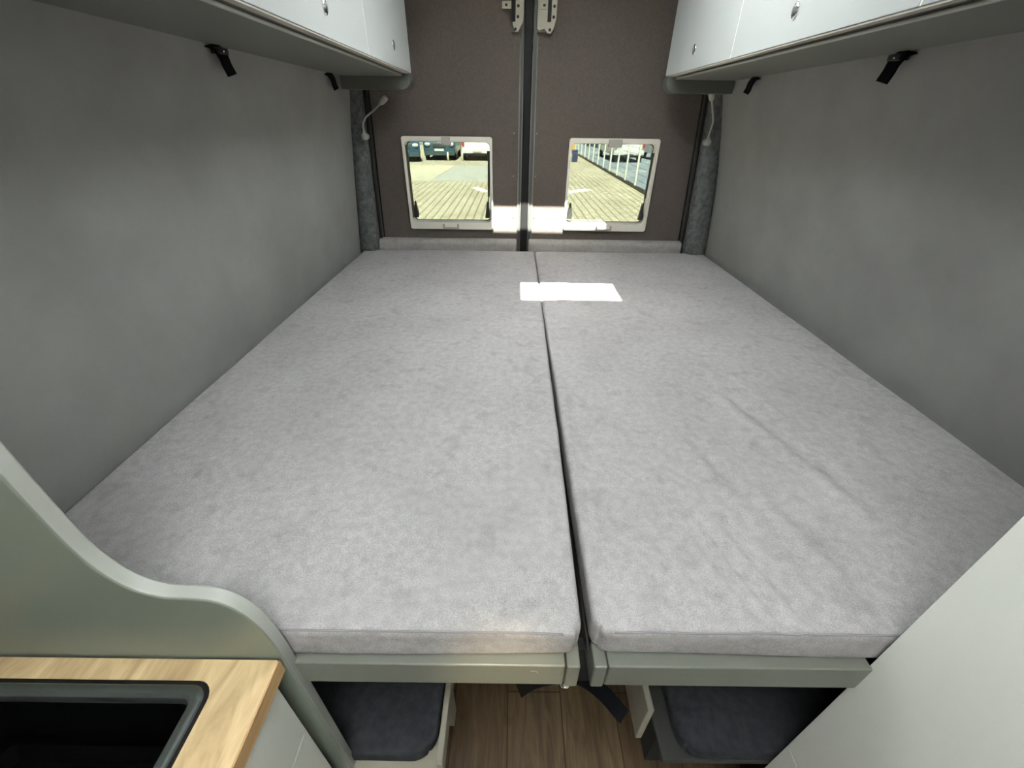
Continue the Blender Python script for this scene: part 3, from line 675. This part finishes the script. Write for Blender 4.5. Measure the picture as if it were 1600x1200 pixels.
# gooseneck reading lamps on the pillars
def goose(base, pts, head, label):
    t = empty('reading_lamp', base); tag(t, label, 'lamp', None); b = Vector(base)
    bm = bmesh.new(); tube(bm, [(0, .02, 0), (0, -.012, 0), (0, -.016, 0)], [.015, .015, .011], 20); tube(bm, [(0, -.004, .010), (0, -.004, .022)], [.009, .007], 14)
    link('base', bm, 'silver', t, smooth=True)
    rel = [Vector(p) - b for p in pts]
    bm = bmesh.new(); tube(bm, spline(rel, 8), .0042, 8); link('gooseneck', bm, 'silver', t, smooth=True)
    e = rel[-1]; d = (rel[-1] - rel[-2]).normalized()
    if head:
        bm = bmesh.new(); tube(bm, [e, e + d * .012, e + d * .034, e + d * .046], [.005, .011, .0135, .011], 14); link('lamp_head', bm, 'silver', t, smooth=True)
goose((-0.690, 2.205, 1.403), [(-0.690, 2.200, 1.420), (-0.688, 2.196, 1.450), (-0.668, 2.192, 1.478), (-0.630, 2.186, 1.502), (-0.598, 2.18, 1.525)], True,
      'silver gooseneck reading lamp on the left rear pillar, curving towards the door')
goose((0.886, 2.205, 1.397), [(0.884, 2.200, 1.415), (0.886, 2.196, 1.450), (0.886, 2.192, 1.480), (0.872, 2.186, 1.515), (0.850, 2.165, 1.552)], True,
      'silver gooseneck reading lamp on the right rear pillar, head tucked behind the cabinet end')

# ------------------------------------------------------------------ yard outside
GZ = -0.60
def slab(name, pts, z0, z1, m, label):
    bm = bmesh.new(); prism(bm, pts, 'z', z0, z1); return tag(link(name, bm, m), label, kind='structure')
slab('ground', [(-60, -40), (60, -40), (60, 90), (-60, 90)], GZ - .2, GZ, 'paving', 'block paved yard behind the van')
slab('ground_asphalt', [(-3.27, 17.7), (1.0, 17.7), (1.0, 24.2), (-3.03, 24.0)], GZ, GZ + .006, 'asphalt', 'pale grey asphalt patch in the yard, seen through the left window')
slab('ground_concrete', [(-14, 17.4), (-3.30, 17.7), (-3.05, 24.0), (-14, 24.0)], GZ, GZ + .008, 'concrete', 'yellowish concrete strip in the yard, left of the asphalt patch')
slab('ground_road', [(4.55, 0), (40, 0), (40, 60), (4.55, 60)], GZ, GZ + .006, 'road', 'blue-grey road surface beyond the fence')
slab('ground_marking', [(1.55, 14.7), (2.70, 15.75), (2.55, 16.15), (1.45, 15.2)], GZ, GZ + .005, 'mark', 'white painted stroke on the paving seen through the right window')
slab('ground_marking', [(-1.55, 16.0), (-1.05, 15.0), (-.75, 15.0), (-1.30, 16.2)], GZ, GZ + .005, 'mark', 'white painted stroke on the paving seen through the left window')

def car(x, y, rz, paint, kind, label):
    t = empty('car', (x, y, GZ), rz); tag(t, label, 'car')
    # profile along local y (front at -y), lofted over x
    if kind == 'suv':
        low = [(-2.2, .35), (-2.22, .62), (-2.12, .92), (-1.2, 1.06), (-.7, 1.08), (2.1, 1.08), (2.2, .9), (2.2, .35)]
        cab = [(-1.15, 1.05), (-.45, 1.60), (1.5, 1.64), (2.1, 1.08)]
    elif kind == 'hatch':
        low = [(-2.0, .32), (-2.02, .60), (-1.98, .95), (-1.75, 1.05), (1.0, 1.0), (1.9, .85), (2.0, .6), (2.0, .32)]
        cab = [(-1.9, 1.02), (-1.5, 1.52), (.0, 1.54), (.95, 1.0)]
    else:
        low = [(-2.6, .35), (-2.65, .8), (-2.6, 2.2), (-2.5, 2.5), (1.6, 2.5), (2.0, 1.4), (2.7, 1.0), (2.75, .35)]
        cab = None
    W = .90
    def loft(pr, xs, sc_):
        bm = bmesh.new(); cz = sum(p[1] for p in pr) / len(pr); cy = sum(p[0] for p in pr) / len(pr); rings = []
        for xx, q in zip(xs, sc_): rings.append([bm.verts.new((xx, cy + (py - cy) * q, cz + (pz - cz) * (q * .5 + .5))) for py, pz in pr])
        for a, b in zip(rings, rings[1:]):
            for k in range(len(pr)): bm.faces.new((a[k], a[(k + 1) % len(pr)], b[(k + 1) % len(pr)], b[k]))
        bm.faces.new(rings[0]); bm.faces.new(rings[-1][::-1]); return bm
    link('body', loft(low, [-W, -W + .05, -.55, 0, .55, W - .05, W], [.93, .975, .99, 1, .99, .975, .93]), paint, t, bevel=.04)
    if cab:
        c = link('cabin', loft(cab, [-.74, -.66, .66, .74], [.9, 1, 1, .9]), paint, t, bevel=.04)
        fy, fz, gy, gz = cab[0][0], cab[0][1], cab[1][0], cab[1][1]
        bm = bmesh.new(); v = [bm.verts.new(p) for p in ((-.66, fy + .03, fz + .06), (.66, fy + .03, fz + .06), (.58, gy - .02, gz - .06), (-.58, gy - .02, gz - .06))]
        vv = [bm.verts.new(q.co + Vector((0, -.03, .02))) for q in v]; bm.faces.new(v); bm.faces.new(vv[::-1])
        for k in range(4): bm.faces.new((v[k], v[(k + 1) % 4], vv[(k + 1) % 4], vv[k]))
        link('windscreen', bm, 'glass_dark', t)
    for sx_ in (-1, 1):
        for wy in (low[0][0] + .75, low[-1][0] - .75):
            bm = bmesh.new(); tube(bm, [(sx_ * .70, wy, .33), (sx_ * .89, wy, .33)], .33, 24); wh = link('wheel', bm, 'tyre', t)
            bm = bmesh.new(); tube(bm, [(sx_ * .86, wy, .33), (sx_ * .905, wy, .33)], .2, 16); link('rim', bm, 'steel', wh)
    fy = low[1][0]
    bm = bmesh.new(); box(bm, -W + .05, W - .05, fy - .05, fy + .3, .26, .46 if kind == 'suv' else .38); link('bumper', bm, 'tyre' if kind != 'suv' else 'glass_dark', t, bevel=.03)
    if kind == 'suv':
        bm = bmesh.new(); box(bm, -.38, .38, fy - .02, fy + .1, .66, .86); gr = link('grille', bm, 'steel', t, bevel=.02)
        bm = bmesh.new()
        for k in range(3): box(bm, -.34, .34, fy - .03, fy, .69 + k * .05, .715 + k * .05)
        link('grille_slats', bm, 'glass_dark', gr)
        for s_ in (-1, 1):
            bm = bmesh.new(); ell(bm, (s_ * .66, fy + .06, .80), .17, .12, .09); link('headlight', bm, 'light', t, smooth=True)
    else:
        for s_ in (-1, 1):
            bm = bmesh.new(); box(bm, s_ * .78 - .07, s_ * .78 + .07, fy - .01, fy + .2, .75, .98); link('tail_light', bm, 'redlight', t, bevel=.02)
    bm = bmesh.new(); box(bm, -.26, .26, fy - .07, fy - .04, .48, .59); link('number_plate', bm, 'plate', t)
    return t
car(-6.55, 27.6, math.radians(14), 'car_blue', 'suv', 'dark blue car cut off at the left edge of the left window')
car(-4.35, 29.0, 0.03, 'car_dark', 'suv', 'dark teal car facing the van, middle of the left window')
car(-2.15, 28.9, 0.0, 'car_white', 'hatch', 'white hatchback seen from behind in the left window')
car(-0.25, 31.5, 0.0, 'car_dark', 'hatch', 'dark car parked right of the white hatchback')
car(6.55, 29.6, 0.0, 'car_white', 'van', 'large white van parked beyond the fence in the right window')
car(9.3, 28.5, 0.1, 'car_white', 'van', 'white van at the right edge of the right window, beyond the fence')
def crate(x, y, wx, wy, h, z, m, label):
    t = empty('container', (x, y, z)); tag(t, label, 'container')
    B('body', (-wx / 2, wx / 2, -wy / 2, wy / 2, 0, h), m, t, bevel=.03)
    bm = bmesh.new()
    for k in range(7): xx = -wx / 2 + wx * (k + .5) / 7; box(bm, xx - .03, xx + .03, -wy / 2 - .02, -wy / 2, .1, h - .1)
    link('ribs', bm, m, t); B('lid', (-wx / 2 - .03, wx / 2 + .03, -wy / 2 - .03, wy / 2 + .03, h, h + .06), m, t, bevel=.02)
crate(-0.95, 28.2, .5, .6, 1.1, GZ, 'bin', 'small dark blue bin at the right edge of the left window')
crate(-1.0, 35.5, .9, 1.6, 1.9, GZ, 'orange', 'orange container behind the cars, right edge of the left window')
crate(3.95, 34.2, .55, 1.2, 2.1, GZ, 'orange', 'orange-yellow container far down the yard, left edge of the right window')
crate(3.45, 27.0, .30, .35, .55, GZ, 'bin', 'dark bin by the far end of the fence')
for i, (x, y) in enumerate(((-3.75, 26.3), (-2.95, 26.4))):
    bm = bmesh.new(); tube(bm, [(0, 0, 0), (0, 0, .42), (0, 0, .46)], [.06, .05, .03], 12)
    o = link('bollard', bm, 'mark', smooth=True, loc=(x, y, GZ)); tag(o, ['short white bollard before the teal car', 'short white bollard before the white hatchback'][i], 'bollard', 'bollards by the parked cars')
# fence
fn = empty('fence', (4.35, 20, GZ)); tag(fn, 'long fence of white posts along the right side of the paved yard', 'fence')
pm = None
ys_ = [8.4, 10.0, 11.6, 13.2, 14.8] + [16.4 + 1.6 * k for k in range(16)]
for k, y in enumerate(ys_):
    if pm is None:
        bm = bmesh.new(); box(bm, -.035, .035, -.035, .035, 0, 2.3); o = link('post', bm, 'fence', fn, bevel=.006); pm = o
    else: o = pm.copy(); COL.objects.link(o); o.parent = fn
    o.location = (0, y - 20, 0)
bm = bmesh.new()
for k in range(12): tube(bm, [(.03, -12, .1 + .19 * k), (.03, 20.5, .1 + .19 * k)], .006, 5)
link('wire_panel', bm, 'wire', fn)
bm = bmesh.new(); box(bm, -.05, .05, -12, 20.5, 0, .10); link('base_kerb', bm, 'kerb', fn)
# hall beyond the fence and at the end of the yard, bounding the view
def hall(x0, x1, y0, y1, h, m, label):
    t = empty('industrial_hall', ((x0 + x1) / 2, y0, GZ)); tag(t, label, 'building'); hx = (x1 - x0) / 2
    B('wall', (-hx, hx, 0, y1 - y0, 0, h), m, t); B('roof', (-hx - .3, hx + .3, -.3, y1 - y0 + .3, h, h + .3), 'wire', t)
    n = 5
    for k in range(n):
        xx = -hx + (k + .5) * 2 * hx / n; B('gate', (xx - 1.2, xx + 1.2, -.06, 0.0, 0, 3.2), 'steel', t)
hall(-30, 3.0, 42, 55, 6, 'road', 'long grey-blue hall behind the parked cars')
hall(7, 34, 40, 52, 6, 'road', 'long grey-blue hall beyond the fence')
